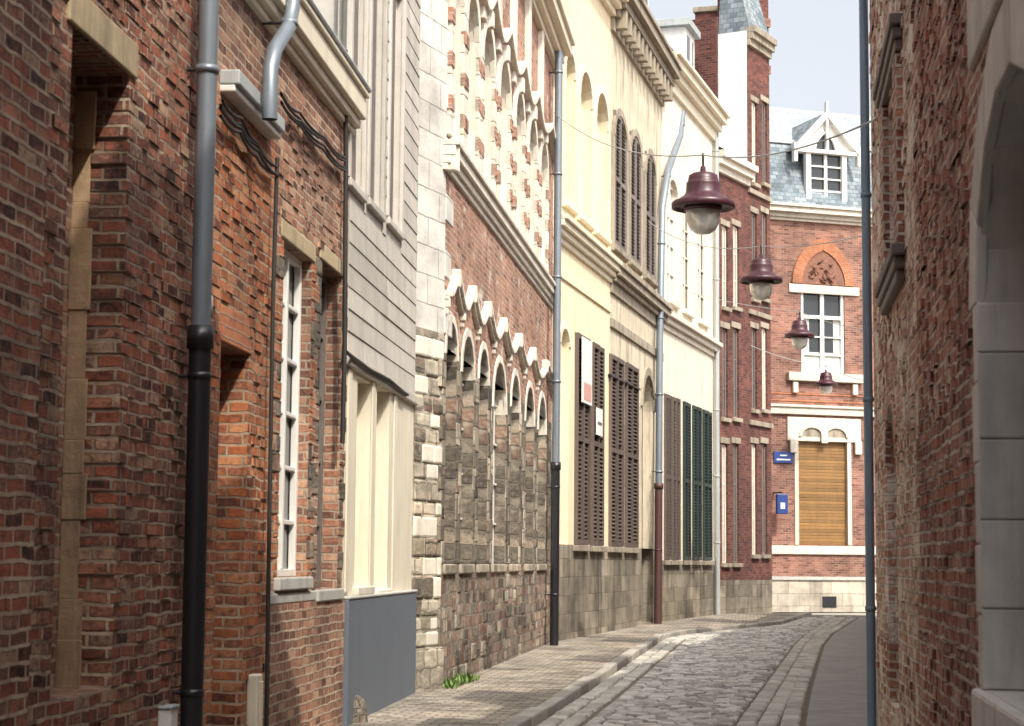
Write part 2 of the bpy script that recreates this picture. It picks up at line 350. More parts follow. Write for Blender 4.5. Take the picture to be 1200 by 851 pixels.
# ---------------- footprints ----------------
P1=G(480,812); P2=G(515,807); P3=G(645,753.5); P4=G(775,729); P5=G(838,720.5); P6=G(905,716.8)
dAC=hdir(800)
FA=Fac(P1-dAC*36,P1); LA=36.
FR=Fac(P1,P2); FD=Fac(P2,P3); FE=Fac(P3,P4); F3=Fac(P4,P5); FF=Fac(P5,P6)
FG=Fac(G(840,713.2),G(1110,713.2))
sA=FA.S(238); sB=FA.S(404); 
# ======== A : near brick house ========
B=Obj('old_brick_house')
o1=op(FA,70,140,48,900,0,.3); o1['c']=.9
w=B.p('walls','brickA')
ow=dict(a=o1['a']-6.5,b=o1['a']-5.2,c=1.1,d=3.6,r=.2,dep=.2); ow2=dict(a=o1['a']-14,b=o1['a']-12.7,c=1.1,d=3.6,r=.2,dep=.2)
wall(w,FA,0,sA-.005,0,9.,[o1,ow,ow2]); fill(B,FA,o1,'blind','brickB2'); fill(B,FA,ow,'win'); fill(B,FA,ow2,'win'); sill(B,FA,ow); sill(B,FA,ow2)
lintel(B,FA,o1,'stoneY',.2,.02,.1)
z=o1['c']
while z<o1['d']-.1:
    h=rnd(.1,.5); B.p('reveal_plaster','tan',.012).box(FA,o1['b']-rnd(.012,.03),o1['b']-.002,z,min(z+h,o1['d']),-.3,-rnd(.16,.22)); z+=h
s=FA.S(22); B.p('pilaster','brickA').box(FA,s-1.1,s,0,9.,-.02,.09)
proud(B.p('proud_bricks','brickA'),FA,s+.05,sA-.1,.3,6,[o1],700)
# toothed arris bricks on the recess edge
z=o1['c']
while z<o1['d']-.08:
    k=round(z/.075); B.p('arris_bricks','brickA',.006).box(FA,o1['b']-rnd(0,.02),o1['b']+.1,k*.075+.008,k*.075+.068,-.2,rnd(.003,.016)); z+=.15
shell(B,FA,0,sA-.005,9.,8,'brickA'); roof(B,FA,0,sA,9.,8,3,'tile',.3,'brickA')
B.done()
B=Obj('utility_box'); a,z=FA.hit(190,838)
B.p('casing','white',.01).box(FA,a-.1,a+.06,.5,z+.04,0,.08); B.p('lid','zincL',.006).box(FA,a-.11,a+.07,z+.042,z+.06,0,.09); B.done()
xo=lambda x,y,o: FA.hit(x,y,o)[0]
pipe('drainpipe',FA,[(xo(244,20,.13),8.8),(xo(240,200,.13),3),(xo(226,800,.13),.0)],.062,'zinc',.13,FA.Z(236,402),'iron')
B=Obj('pipe_sticker'); q=FA.P(xo(237,380,.13),FA.Z(237,376),.13); B.p('label','curtain',0,True).lathe(q,[(.0628,.09),(.0634,.09),(.0634,-.04),(.0628,-.04)],14); B.done(True)
# ======== B : brick house with cream cornice ========
B=Obj('brick_house')
Zc=FA.Z(403,150); 
od=op(FA,252,286,405,950,0,.3); od['c']=.15
o1=op(FA,328,362,290,676,0,.14); o2=op(FA,373,398,312,690,0,.2)
s1=FA.S(322,300); Zl=FA.Z(300,142)
wall(B.p('walls','brickB'),FA,sA,s1,0,Zl,[od]); wall(B.p('upper_walls','brickB2'),FA,sA,s1,Zl,Zc)
wall(B.p('upper_walls','brickB2'),FA,s1,sB,0,Zc,[o1,o2])
proud(B.p('proud_bricks','brickB'),FA,sA,s1,.3,Zl-.2,[od],220); proud(B.p('proud_bricks','brickB2'),FA,s1,sB,.3,Zc-.2,[o1,o2],340)
fill(B,FA,od,'blind','shutK'); fill(B,FA,o1,'win',rows=6); fill(B,FA,o2,'win','shutK',rows=5)
lintel(B,FA,od,'brickO',.25,.01,.05)
for o in (o1,o2):
    sill(B,FA,o,'stoneB',.1,.05); lintel(B,FA,o,'stoneY',.14,.014,.1); quoins(B,FA,o,['brickB','brickB','stoneG'] if o is o1 else ['stoneG','brickB2'],.01,.28,.14,.15)
B.p('string_course','stoneB',.01).box(FA,s1,sB,o1['c']-.2,o1['c']-.12,-.02,.025)
a0=FA.S(258,100); a1=FA.S(314,150)
B.p('ledge','zincL',.01).box(FA,a0,a1,Zl,Zl+.1,-.02,.13); B.p('ledge_fascia','white',.01).box(FA,a0,a1,Zl-.05,Zl-.003,-.02,.1)
cornice(B,FA,sA,sB,Zc,[(.06,.05),(.08,.1),(.2,.15),(.05,.18)],'creamW')
B.p('gutter','zincL',.02).box(FA,sA,sB,Zc+.393,Zc+.44,.03,.2)
shell(B,FA,sA,sB,Zc+.38,7,'brickB2'); roof(B,FA,sA,sB,Zc+.4,7,2.2,'slate',.02)
B.p('plinth','brickB2').box(FA,s1+.02,sB-.01,0,FA.Z(350,706),0,.03)
B.done()
pts=[(344,-30),(343,8),(338,32),(322,58),(317,80),(316,140)]
pipe('gutter_downpipe',FA,[FA.hit(x,y,.2) for x,y in pts],.055,'zinc',.2)
a,z=FA.hit(292,815)
B=Obj('meter_cabinet'); zt=FA.Z(292,790); B.p('casing','creamW',.012).box(FA,a-.09,a+.07,.3,zt,0,.08); B.p('door','creamW',.004).box(FA,a-.07,a+.05,.34,zt-.05,.082,.09); B.p('hinges','iron').box(FA,a+.05,a+.06,.8,.86,.08,.095); B.done()
def cables(name,f,pts,n=3,r=.012,off=.05,sag=.0):
    B=Obj(name)
    for k in range(n):
        L=[]
        for i,(x,y) in enumerate(pts):
            a,z=f.hit(x,y,off); L.append(f.P(a,z+rnd(-.03,.03)-k*.035,off+rnd(0,.02)))
        S=[]
        for a,b in zip(L[:-1],L[1:]):
            for t in (0,.25,.5,.75): q=a.lerp(b,t); q.z-=sag*4*t*(1-t); S.append(q)
        S.append(L[-1]); B.p('cable_%d'%(k+1),'cable',0,True).tube(S,r,6)
    B.done()
cables('facade_cables',FA,[(258,116),(280,138),(300,164),(323,192)],4,sag=.03)
cables('facade_cables',FA,[(328,108),(350,132),(378,160),(403,184)],4,sag=.03)
cables('facade_cables',FA,[(404,60),(405,190),(404,300),(403,410),(401,520)],1,.022)
cables('facade_cables',FA,[(323,185),(319,350),(314,600),(309,900)],1,.016)
cables('facade_cables',FA,[(404,412),(430,432),(455,446),(476,462)],2,.016)
# ======== C : weatherboarded house ========
B=Obj('weatherboarded_house')
zb=FA.Z(440,437); sC0=sB; ztop=9.6
ups=[op(FA,410,426,-60,221,0,.12),op(FA,432,448,-40,244,0,.12),op(FA,455,470,-20,266,0,.12)]
gr=[op(FA,417,433,444,687,0,.14),op(FA,440,455,454,690,0,.14)]
wall(B.p('upper_wall','siding'),FA,sC0,LA,zb,ztop,ups)
wall(B.p('ground_floor_wall','creamC'),FA,sC0,LA,0,zb,gr)
for o in ups:
    fill(B,FA,o,'win','siding','glass',rows=4)
    B.p('window_surrounds','siding',.008).box(FA,o['a']-.1,o['a'],o['c'],o['d'],-.02,.035); B.p('window_surrounds','siding',.008).box(FA,o['b'],o['b']+.1,o['c'],o['d'],-.02,.035); sill(B,FA,o,'siding',.08,.05)
    B.p('open_shutters','shutK',.006).box(FA,o['a']+.02,o['a']+.35,o['c'],o['d'],-.03,.01)
for o in gr: fill(B,FA,o,'blind','creamW'); sill(B,FA,o,'trim',.08,.06)
zz=zb+.02; mb=B.p('weatherboards','siding')
while zz<ztop-.2:
    iv=[(sC0+.02,LA-.01)]
    for o in ups:
        if zz+.2>o['c']-.08 and zz<o['d']:
            n=[]
            for x,y in iv:
                l,r=o['a']-.1,o['b']+.1
                if r<=x or l>=y: n.append((x,y)); continue
                if l>x: n.append((x,l))
                if r<y: n.append((r,y))
            iv=n
    for x,y in iv:
        P=FA.P; xs=[x]+([rnd(x+.4,y-.4)] if y-x>1.5 else [])+[y]
        for x_,y_ in zip(xs[:-1],xs[1:]):
            j=rnd(-.003,.003); mb.hexa([P(x_+.002,zz,.003),P(y_-.002,zz,.003),P(y_-.002,zz,.018+j),P(x_+.002,zz,.018+j),P(x_+.002,zz+.2,.003),P(y_-.002,zz+.2,.003),P(y_-.002,zz+.2,.009),P(x_+.002,zz+.2,.009)])
    zz+=.205
B.p('fascia','siding',.01).box(FA,sC0,LA,zb-.1,zb,-.01,.05)
zp=FA.Z(437,699)
B.p('dado_panel','bluep',.01).box(FA,sC0-.02,LA-.03,.05,zp,0,.07); B.p('dado_cap','stoneB',.01).box(FA,sC0-.02,LA-.03,zp+.002,zp+.03,0,.08)
for x in (408,436,462):
    a=FA.S(x); B.p('pilasters','creamC',.01).box(FA,a-.1,a+.08,zp+.06,zb-.11,0,.02)
shell(B,FA,sC0,LA,ztop,7,'siding'); roof(B,FA,sC0,LA,ztop,7,2.5,'slate',.3,'stoneG')
cornice(B,FA,sC0,LA,ztop-.1,[(.15,.15),(.15,.3)],'siding')
B.done()
B=Obj('stone_bollard'); q=G(411,862,0); B.p('stone','stoneG',0,True).lathe((q.x,q.y,.1),[(.0,.27),(.08,.26),(.12,.22),(.14,.15),(.16,0)],20); B.done(True)
# ======== D : ornate brick and stone house ========
B=Obj('ornate_brick_and_stone_house')
LD=FD.L; LR=FR.L; zq=FR.Z(497,385); zE=FD.Z(640,40)
wall(B.p('quoin_lower','stoneL'),FR,0,LR,0,zq); wall(B.p('quoin_upper','stoneW'),FR,0,LR,zq,zE)
# irregular rubble blocks standing out from the pier
z=.62
while z<zq-.25:
    h=rnd(.16,.26); a=.02
    while a<LR-.12:
        l=min(rnd(.2,.5),LR-.01-a); B.p('rubble_blocks',random.choice(('stoneL','stoneL','trim','stoneG')),.025).box(FR,a,a+l-.015,z,z+h-.015,-.05,rnd(.004,.03)); a+=l
    z+=h
B.p('footing','stoneL',.03).box(FR,-.02,LR+.03,0,.6,-.03,.05)
zs=FD.Z(580,268)
gro=[op(FD,521,534,384,655,.5,.16),op(FD,540,554,394,660,.5,.16),op(FD,560,571,410,660,.5,.16),op(FD,577,592,424,662,.5,.16),op(FD,598,608,438,664,.5,.16),op(FD,615,625,450,665,.5,.16),op(FD,630,639,460,666,.5,.16)]
zsill=FD.Z(580,661); ztp=sum(o['d'] for o in gro)/7
for o in gro: o['c']=zsill; o['d']=ztp
nic=[]
for i,(x0,x1) in enumerate([(527,539),(544,557),(563,576),(583,595),(602,612),(618,627),(632,640)]):
    o=op(FD,x0,x1,50,210,.5,.2); o['c']=zs+.35; o['d']=FD.Z(568,28); nic.append(o)
wall(B.p('plinth_wall','plinthD'),FD,0,LD,0,zsill)
wall(B.p('ground_floor_wall','stoneG'),FD,0,LD,zsill,ztp-.35,[dict(o,d=ztp-.35,r=0) for o in gro])
wall(B.p('brick_wall','brickD'),FD,0,LD,ztp-.35,zE,[dict(o,c=ztp-.35) for o in gro]+nic,B.p('reveals','trim'))
for i,o in enumerate(gro):
    fill(B,FD,o,'blind',['shutK','white','shutK','white','curtain','shutK','white'][i]); ring(B,FD,o,'trim',.11,.018,7)
    B.p('sills','stoneL',.015).box(FD,o['a']-.04,o['b']+.04,o['c']-.12,o['c']-.002,-.05,.04)
    quoins(B,FD,o,['stoneG','stoneG','stoneL','stoneE'],.012,.3,.18,.3)
    m0=(o['a']+o['b'])/2
    B.p('window_bars','white',.004).box(FD,m0-.03,m0+.03,o['c'],o['d'],-.155,-.12)
    for k in range(1,5): z=o['c']+(o['d']-o['c'])*k/5; B.p('window_bars','white',.004).box(FD,o['a'],o['b'],z-.015,z+.015,-.155,-.125)
mb=B.p('plinth_blocks','stoneG',.02); mb2=B.p('plinth_blocks','stoneL',.02)
for i in range(46):
    a=rnd(.1,LD-.6); z=int(rnd(0,5.5))*.22+.1; random.choice((mb,mb,mb2)).box(FD,a,a+rnd(.25,.45),z,z+rnd(.18,.21),-.05,rnd(.006,.018))
for i,o in enumerate(nic):
    fill(B,FD,o,'win','trim','glass' if i%3 else 'curtain',rows=4); ring(B,FD,o,'trim',.16,.05,7); sill(B,FD,o,'trim',.14,.1)
    quoins(B,FD,o,'trim',.05,.2,.2,.27)
    z=o['c']; k=0; mb=B.p('brick_bands','brickD')
    while z<o['d']-o['r']-.2:
        if k%2:
            mb.box(FD,o['b']+.002,o['b']+.22,z+.05,z+.22,-.02,.062); mb.box(FD,o['a']-.22,o['a']-.002,z+.05,z+.22,-.02,.062)
        z+=.27;k+=1
    m0=(o['a']+o['b'])/2
    B.p('brackets','trim',.02).box(FD,m0-.1,m0+.1,o['c']-.3,o['c']-.15,-.02,.08); B.p('keystones','trim',.02).box(FD,m0-.08,m0+.08,o['d'],o['d']+.24,-.02,.1)
z=zq; k=0
while z<zE-.4:
    if k%2==0: B.p('corner_quoins','stoneW',.012).box(FD,-.004,.55 if k%4==0 else .4,z+.01,z+.33,-.02,.015)
    z+=.34; k+=1
cornice(B,FD,-.1,LD,zs-.1,[(.08,.04),(.1,.08),(.12,.13),(.07,.17)],'trim','string_course')
B.p('string_course','trim',.012).box(FR,LR-.06,LR+.1,zs-.1,zs+.26,0,.14)
zh=FD.Z(580,380); cs=[(o['a']+o['b'])/2 for o in gro]
bays=[0]+[(cs[i]+cs[i+1])/2 for i in range(6)]+[LD]
def wave(z0,amp,pw,n=12):
    q=[]
    for i in range(7):
        x0,x1=bays[i],bays[i+1]
        for k in range(n):
            t=k/n; q.append((x0+(x1-x0)*t, z0-amp*abs(math.cos(math.pi*t))**pw+.06*max(0,1-abs(t-.5)*8)))
    q.append((LD,z0-amp)); return q
pts=wave(zh+.05,.3,1.5)
B.p('wavy_hood_moulding','trim',.012).path(FD,pts,.07,-.02,.1); B.p('wavy_hood_fillet','trim',.01).path(FD,[(a,z-.05) for a,z in pts],.045,-.02,.06)
for x in bays[:-1]:
    B.p('hood_pendants','trim',.025).box(FD,max(x-.06,0),x+.06,zh-.38,zh-.2,-.02,.07); B.p('hood_pendants','trim',.02).box(FD,max(x-.035,0),x+.035,zh-.46,zh-.38,-.02,.05)
for c_ in cs: B.p('hood_keystones','trim',.02).box(FD,c_-.05,c_+.05,zh-.06,zh+.17,-.02,.11)
pts=wave(nic[0]['d']+.36,.3,1.5)
B.p('frieze_moulding','trim',.012).path(FD,pts,.1,-.02,.14)
for x in bays:
    B.p('frieze_corbels','trim',.02).box(FD,max(x-.12,0),min(x+.12,LD),nic[0]['d']-.1,zE-.3,-.02,.09)
cornice(B,FD,-.15,LD,zE-.3,[(.12,.1),(.15,.2),(.2,.34),(.12,.4)],'creamW')
shell(B,FD,0,LD,zE,8,'stoneW'); roof(B,FD,0,LD,zE+.3,8,3,'slate',.3,'brickD')
B.done()
B=Obj('weeds'); mb=B.p('leaves','weed')
for (x,y) in ((527,806),(538,801),(547,799)):
    q=G(x,y,.12)
    for i in range(80):
        a=rnd(0,6.28); l=rnd(.05,.16); w=rnd(.01,.022); c=Vector((q.x+rnd(-.12,.12),q.y+rnd(-.3,.3),.12)); d=Vector((math.cos(a),math.sin(a),0))*l*.5+Vector((0,0,l*rnd(.5,1))); s_=Vector((-math.sin(a),math.cos(a),0))*w
        mb.nt(); mb.poly([c,c+d*.5+s_,c+d,c+d*.5-s_])
B.done(True)
pipe('drainpipe',FD,[FD.hit(655,60,.18),FD.hit(652,450,.18),(FD.hit(650,640,.18)[0],.12)],.07,'zinc',.18,FD.Z(651,550),'iron')
# ======== E : cream terraced house with shutters ========
B=Obj('cream_terraced_house'); sE=FE.S(714); LE=FE.L
zc=FE.Z(700,312); zE2=FE.Z(790,118); zpl=FE.Z(700,640)
sh=[op(FE,673,688,393,635,0,.1),op(FE,692,706,404,638,0,.1)]
bl=[op(FE,656,666,385,636,.4,.12)]
a1=[op(FE,661,672,45,262,.5,.25),op(FE,678,692,85,290,.5,.25),op(FE,697,711,110,304,.5,.25)]
for o in a1: o['c']=zc+.75; o['d']=a1[1]['d']
for o in sh+bl: o['c']=zpl
wall(B.p('plinth_wall','stoneE'),FE,0,sE,0,zpl); wall(B.p('walls','cream'),FE,0,sE,zpl,zE2,sh+bl+a1)
for o in sh: fill(B,FE,o,'louv','shut'); sill(B,FE,o,'trimD')
fill(B,FE,bl[0],'blind','creamW'); ring(B,FE,bl[0],'creamW',.15,.03)
for o in a1:
    fill(B,FE,o,'win','creamW','shutK',rows=5); ring(B,FE,o,'creamW',.16,.05); sill(B,FE,o,'creamW')
    for s_ in (o['a']-.16,o['b']+.02): B.p('pilasters','cream',.01).box(FE,s_,s_+.14,zc+.6,o['d']-o['r'],0,.05)
cornice(B,FE,0,sE,zc-.15,[(.12,.06),(.12,.14),(.12,.22),(.1,.28)],'creamW')
B.p('band','cream',.01).box(FE,0,sE,zc-.8,zc-.62,0,.04)
cornice(B,FE,0,sE,zE2-.4,[(.15,.12),(.15,.25),(.22,.4),(.12,.5)],'creamW','eaves_cornice')
shell(B,FE,0,sE,zE2,8,'creamL'); roof(B,FE,0,sE,zE2+.3,8,2.6,'slate',.4,'creamL')
B.done()
B=Obj('wall_sign'); a,z=FE.hit(682,435); B.p('board','white',.005).box(FE,a-.5,a+.45,FE.Z(682,474),FE.Z(682,398),.09,.12); B.p('red_panel','redsign').box(FE,a-.4,a+.35,FE.Z(682,470),FE.Z(682,450),.122,.126); B.done()
B=Obj('notice_plate'); a,z=FE.hit(697,495); B.p('plate','white',.005).box(FE,a-.35,a+.3,z-.28,z+.28,.09,.11); B.p('lettering','shutK').box(FE,a-.25,a+.2,z-.06,z+.0,.112,.115); B.done()
B=Obj('sooty_terraced_house')
sh=[op(FE,713,728,418,640,0,.1),op(FE,732,746,428,641,0,.1)]; dr=[op(FE,752,765,440,722,.5,.25)]
for o in sh: o['c']=zpl
dr[0]['c']=.16
a2=[op(FE,718,732,124,322,.4,.12),op(FE,737,749,145,335,.4,.12),op(FE,755,766,167,350,.4,.12)]
for o in a2: o['c']=zc+.75; o['d']=a1[1]['d']
wall(B.p('plinth_wall','stoneE'),FE,sE,LE,0,zpl,[dict(dr[0],d=zpl,r=0)]); wall(B.p('walls','creamD'),FE,sE,LE,zpl,zE2,sh+a2+[dict(dr[0],c=zpl)])
for o in sh: fill(B,FE,o,'louv','shut'); sill(B,FE,o,'trimD'); B.p('shutter_hinges','iron').box(FE,o['a']-.1,o['b']+.1,o['d']-.5,o['d']-.46,.0,.08)
fill(B,FE,dr[0],'blind','shutK'); ring(B,FE,dr[0],'trimD',.2,.05)
for o in a2:
    fill(B,FE,o,'louv','shutK'); ring(B,FE,o,'trimD',.18,.07); sill(B,FE,o,'trimD')
    for s_ in (o['a']-.18,o['b']+.02): B.p('pilasters','trimD',.01).box(FE,s_,s_+.16,zc+.6,o['d']-o['r'],0,.06)
cornice(B,FE,sE,LE,zc-.35,[(.25,.06),(.12,.14),(.16,.24),(.12,.3)],'trimD')
B.p('band','trimD',.01).box(FE,sE,LE,zc-1.1,zc-.9,0,.06)
cornice(B,FE,sE,LE,zE2-.7,[(.3,.08),(.2,.2),(.2,.34),(.22,.48),(.1,.54)],'trimD','eaves_cornice')
s_=sE+.2
while s_<LE: B.p('modillions','trimD',.015).box(FE,s_,s_+.2,zE2-.62,zE2-.2,.08,.32); s_+=.55
shell(B,FE,sE,LE,zE2,8,'creamL'); roof(B,FE,sE,LE,zE2+.3,8,6.5,'tile',.4,'brickF')
s_=FE.S(752); z0=zE2+.3
B.p('dormer','zincL',.02).box(FE,s_,s_+2.,z0,z0+2.,-2.2,-.2)
B.p('dormer_roof','tile').box(FE,s_-.2,s_+2.2,z0+2.,z0+2.3,-2.4,0.)
B.p('dormer_front','white',.01).box(FE,s_+.2,s_+1.8,z0+.3,z0+1.8,-.2,-.15); B.p('dormer_panes','glass').box(FE,s_+.35,s_+1.65,z0+.45,z0+1.65,-.15,-.14)
B.done()
pipe('drainpipe',FE,[FE.hit(x,y,.16) for x,y in ((800,132),(797,160),(783,200),(776,245),(773,400))]+[(FE.hit(771,560,.16)[0],.12)],.085,'zinc',.16,FE.Z(771,570),'rust')
# ======== E3 : pale house with green shutters ========
B=Obj('pale_terraced_house'); L3=F3.L
zc3=F3.Z(810,398); zt3=F3.Z(838,150); zp3=F3.Z(810,657)
sh=[op(F3,778,785,452,655,0,.1),op(F3,787,795,455,655,0,.1),op(F3,800,808,466,657,0,.1),op(F3,811,820,477,660,0,.1),op(F3,823,833,484,662,0,.1)]
for o in sh: o['c']=zp3; o['d']=F3.Z(805,472)
u=[op(F3,782,793,200,368,.4,.12),op(F3,800,810,215,380,.4,.12),op(F3,818,828,235,395,.4,.12)]
for o in u: o['c']=zc3+.7; o['d']=F3.Z(805,228)
wall(B.p('plinth_wall','stoneE'),F3,0,L3,0,zp3); wall(B.p('walls','creamL'),F3,0,L3,zp3,zt3,sh+u)
for i,o in enumerate(sh): fill(B,F3,o,'louv','shut' if i<2 else 'shutG'); sill(B,F3,o,'trimD')
for i,o in enumerate(u): fill(B,F3,o,'win','trim','glass' if i else 'curtain',rows=4); ring(B,F3,o,'trim',.15,.05); sill(B,F3,o,'trim')
cornice(B,F3,0,L3,zc3-.15,[(.15,.06),(.15,.16),(.12,.26)],'trim')
cornice(B,F3,0,L3,zt3-.5,[(.3,.1),(.2,.25),(.2,.4),(.1,.5)],'creamW','eaves_cornice')
shell(B,F3,0,L3,zt3,8,'creamL'); roof(B,F3,0,L3,zt3+.2,8,5.5,'slate',.4,'brickF')
s_=F3.S(808); z0=zt3+.3
B.p('dormer','white',.02).box(F3,s_,s_+1.3,z0,z0+1.7,-1.6,-.1); B.p('dormer_roof','zincL',.01).box(F3,s_-.15,s_+1.45,z0+1.7,z0+1.9,-1.8,.05); B.p('dormer_panes','glass').box(F3,s_+.2,s_+1.1,z0+.3,z0+1.5,-.1,-.09)
B.p('dormer_bars','white').box(F3,s_+.62,s_+.68,z0+.3,z0+1.5,-.09,-.05)
c0=F3.hit(840,80,-2.2)[0]
B.p('chimney_stack','brickF').box(F3,c0-.5,c0+.4,zt3,F3.hit(840,18,-2.2)[1],-2.9,-2.); B.p('chimney_cap','trimD',.02).box(F3,c0-.57,c0+.47,F3.hit(840,18,-2.2)[1],F3.hit(840,12,-2.2)[1],-2.97,-1.93)
B.done()
pipe('drainpipe',F3,[(L3-.25,zt3-.4),(L3-.25,4),(L3-.25,.12)],.07,'zincL',.12)
# ======== F : maroon brick houses ========
B=Obj('maroon_brick_house'); sF=FF.S(877,400); LF=FF.L; zt=FF.Z(874,203)
o_=[op(FF,x0,x1,yt,yb,.15,.12) for x0,x1 in ((846,853),(859,866)) for yt,yb in ((265,360),(385,490))]+[op(FF,x0,x1,520,660,.15,.12) for x0,x1 in ((846,853),(859,866))]
wall(B.p('plinth_wall','stoneE'),FF,0,sF,0,FF.Z(860,680)); wall(B.p('walls','brickF'),FF,0,sF,FF.Z(860,680),zt,o_)
for i,o in enumerate(o_): fill(B,FF,o,'win','shutK' if i%2 else 'trim','glass',rows=3); sill(B,FF,o,'trimD'); lintel(B,FF,o,'trimD',.18,.03)
cornice(B,FF,0,sF,zt-.4,[(.2,.1),(.2,.25),(.2,.36)],'trim')
shell(B,FF,0,sF,zt,5,'brickF'); roof(B,FF,0,sF,zt+.2,5,1.6,'slate',.3,'brickF')
B.done()
B=Obj('tall_brick_house'); zt=FF.Z(890,48)
o_=[op(FF,x0,x1,yt,yb,.15,.12) for x0,x1 in ((881,887),(893,899)) for yt,yb in ((120,215),(250,350),(385,480),(520,650))]
wall(B.p('plinth_wall','stoneE'),FF,sF,LF,0,FF.Z(890,680)); wall(B.p('walls','brickF'),FF,sF,LF,FF.Z(890,680),zt,o_)
for i,o in enumerate(o_): fill(B,FF,o,'win','shutK' if i%3 else 'trim','glass',rows=3); sill(B,FF,o,'trimD'); lintel(B,FF,o,'trimD',.18,.03)
P=FF.P
for z in (FF.Z(890,232),FF.Z(890,372),FF.Z(890,500)): B.p('string_courses','trimD',.01).box(FF,sF,LF,z,z+.15,0,.08)
cornice(B,FF,sF,LF,zt-.4,[(.2,.1),(.2,.2),(.2,.28)],'trimD')
B.p('white_gable','white').box(FF,sF-.02,sF+.05,zt-4.5,zt+.05,-.95,-.01)
shell(B,FF,sF,LF,zt,.95,'brickF'); 
B.p('attic_block','brickF').box(FF,sF-.1,LF,0,zt+.6,-3.2,-.96)
B.p('mansard_roof','slate').hexa([P(sF,zt+.03,.1),P(LF,zt+.03,.1),P(LF,zt+.03,-.95),P(sF,zt+.03,-.95),P(sF+.2,zt+2.4,-.5),P(LF-.2,zt+2.4,-.5),P(LF-.2,zt+2.4,-.9),P(sF+.2,zt+2.4,-.9)])
shell(B,FF,sF,LF,zt,6,'brickF',part='rear_walls')
B.done()
# ======== G : end house ========
B=Obj('gothic_revival_end_house'); g=lambda x,y: FG.hit(x,y)
L=FG.L
Z=lambda y: FG.Z(965,y); X=lambda x: FG.S(x,500)
win0=dict(a=X(935),b=X(992),c=Z(639),d=Z(518),r=0,dep=.2)
win1=dict(a=X(940),b=X(991),c=Z(437),d=Z(337),r=0,dep=.15)
others=[]
for x in (1062,870):
    others+= [dict(a=X(x-25),b=X(x+25),c=Z(639),d=Z(518),r=.3,dep=.2),dict(a=X(x-25),b=X(x+25),c=Z(437),d=Z(337),r=.3,dep=.15)]
MT['plG']=brickmat('pale_ashlar',[(.42,.38,.32),(.54,.5,.43),(.48,.44,.37)],(.33,.3,.25),bw=.8,rh=.4,ms=.012,soot=.45,dist=.014,bump=.7)
wall(B.p('stone_plinth','plG'),FG,0,L,0,Z(677))
wall(B.p('walls','brickG'),FG,0,L,Z(677),Z(258),[win0,win1]+others)
for o in others: fill(B,FG,o,'win')
B.p('plinth_joint','stoneB',.01).box(FG,0,L,Z(680),Z(676),-.02,.05)
B.p('sills','trimG',.02).box(FG,0,L,Z(650),Z(640),-.02,.08)
P=FG.P
z=win0['c']
while z<win0['d']: B.p('roller_shutter','wood',.01).box(FG,win0['a'],win0['b'],z,z+.1,-.17,-.11); z+=.105
B.p('shutter_frame','trimG',.01).box(FG,win0['a']-.15,win0['a'],win0['c'],win0['d'],-.15,.04); B.p('shutter_frame','trimG',.01).box(FG,win0['b'],win0['b']+.15,win0['c'],win0['d'],-.15,.04)
hd=[dict(a=X(938),b=X(962),c=Z(530),d=Z(502),r=.3,dep=.08),dict(a=X(966),b=X(990),c=Z(530),d=Z(502),r=.3,dep=.08)]
B.p('window_head','trimG',.02).box(FG,X(922),X(1008),Z(518)+.003,Z(490),-.1,.06)
for o in hd:
    ring(B,FG,dict(o),'trimG',.1,.12,8); q=arcpts(o,10); B.p('arch_panels','trimD').poly([FG.P(x,z,.066) for x,z in q])
B.p('capitals','trimG',.03).box(FG,X(960),X(968),Z(520),Z(508),.06,.16)
for x in (924,1000): B.p('capitals','trimG',.03).box(FG,X(x),X(x+8),Z(532),Z(516),.045,.14)
B.p('string_course','trimG',.02).box(FG,0,L,Z(487),Z(479),-.02,.12); B.p('string_course','trimG',.02).box(FG,0,L,Z(479)+.003,Z(476),-.02,.18)
a,b,c,d=win1['a'],win1['b'],win1['c'],win1['d']
B.p('window_panes','glass').poly([P(a,c,-.15),P(b,c,-.15),P(b,d,-.15),P(a,d,-.15)])
w=B.p('window_frames','white',.01); F=(-.146,-.06); t=.11; m0=(a+b)/2; zt_=Z(372)
for q in ((a,a+t,c,d),(b-t,b,c,d),(a+t,b-t,c,c+t),(a+t,b-t,d-t,d),(m0-.07,m0+.07,c+t,d-t)): w.box(FG,*q,*F)
w.box(FG,a+t,m0-.07,zt_-.06,zt_+.06,-.146,-.05); w.box(FG,m0+.07,b-t,zt_-.06,zt_+.06,-.146,-.05)
for z in (Z(395),Z(416)): w.box(FG,a+t,m0-.07,z-.02,z+.02,-.146,-.08); w.box(FG,m0+.07,b-t,z-.02,z+.02,-.146,-.08)
B.p('curtains','curtain').box(FG,a+t,a+t+.25,c+t,zt_-.06,-.149,-.147); B.p('curtains','curtain').box(FG,b-t-.25,b-t,c+t,zt_-.06,-.149,-.147); B.p('curtains','curtain').box(FG,a+t+.25,b-t-.25,c+t,c+.7,-.149,-.147)
B.p('lintels','trimG',.02).box(FG,X(925),X(1008),Z(345),Z(335),-.05,.06)
B.p('sill_slab','trimG',.02).box(FG,X(922),X(1010),Z(448),Z(438),-.05,.2)
for x in (928,998): B.p('sill_brackets','trimG',.03).box(FG,X(x),X(x+6),Z(462),Z(449),-.02,.14)
def pointed(x0,x1,y0,y1,n=8,g=0):
    a,b=X(x0)-g,X(x1)+g; z0,z1=Z(y0),Z(y1)+g*1.2; m=(a+b)/2; h=m-a; H=z1-z0
    Rr=(h*h+H*H)/(2*h); L1=[]
    th=math.asin(min(1,H/Rr))
    for i in range(n+1):
        q=th*i/n; L1.append((a+Rr-Rr*math.cos(q), z0+Rr*math.sin(q)))
    return L1+[(2*m-x,z) for x,z in reversed(L1[:-1])]
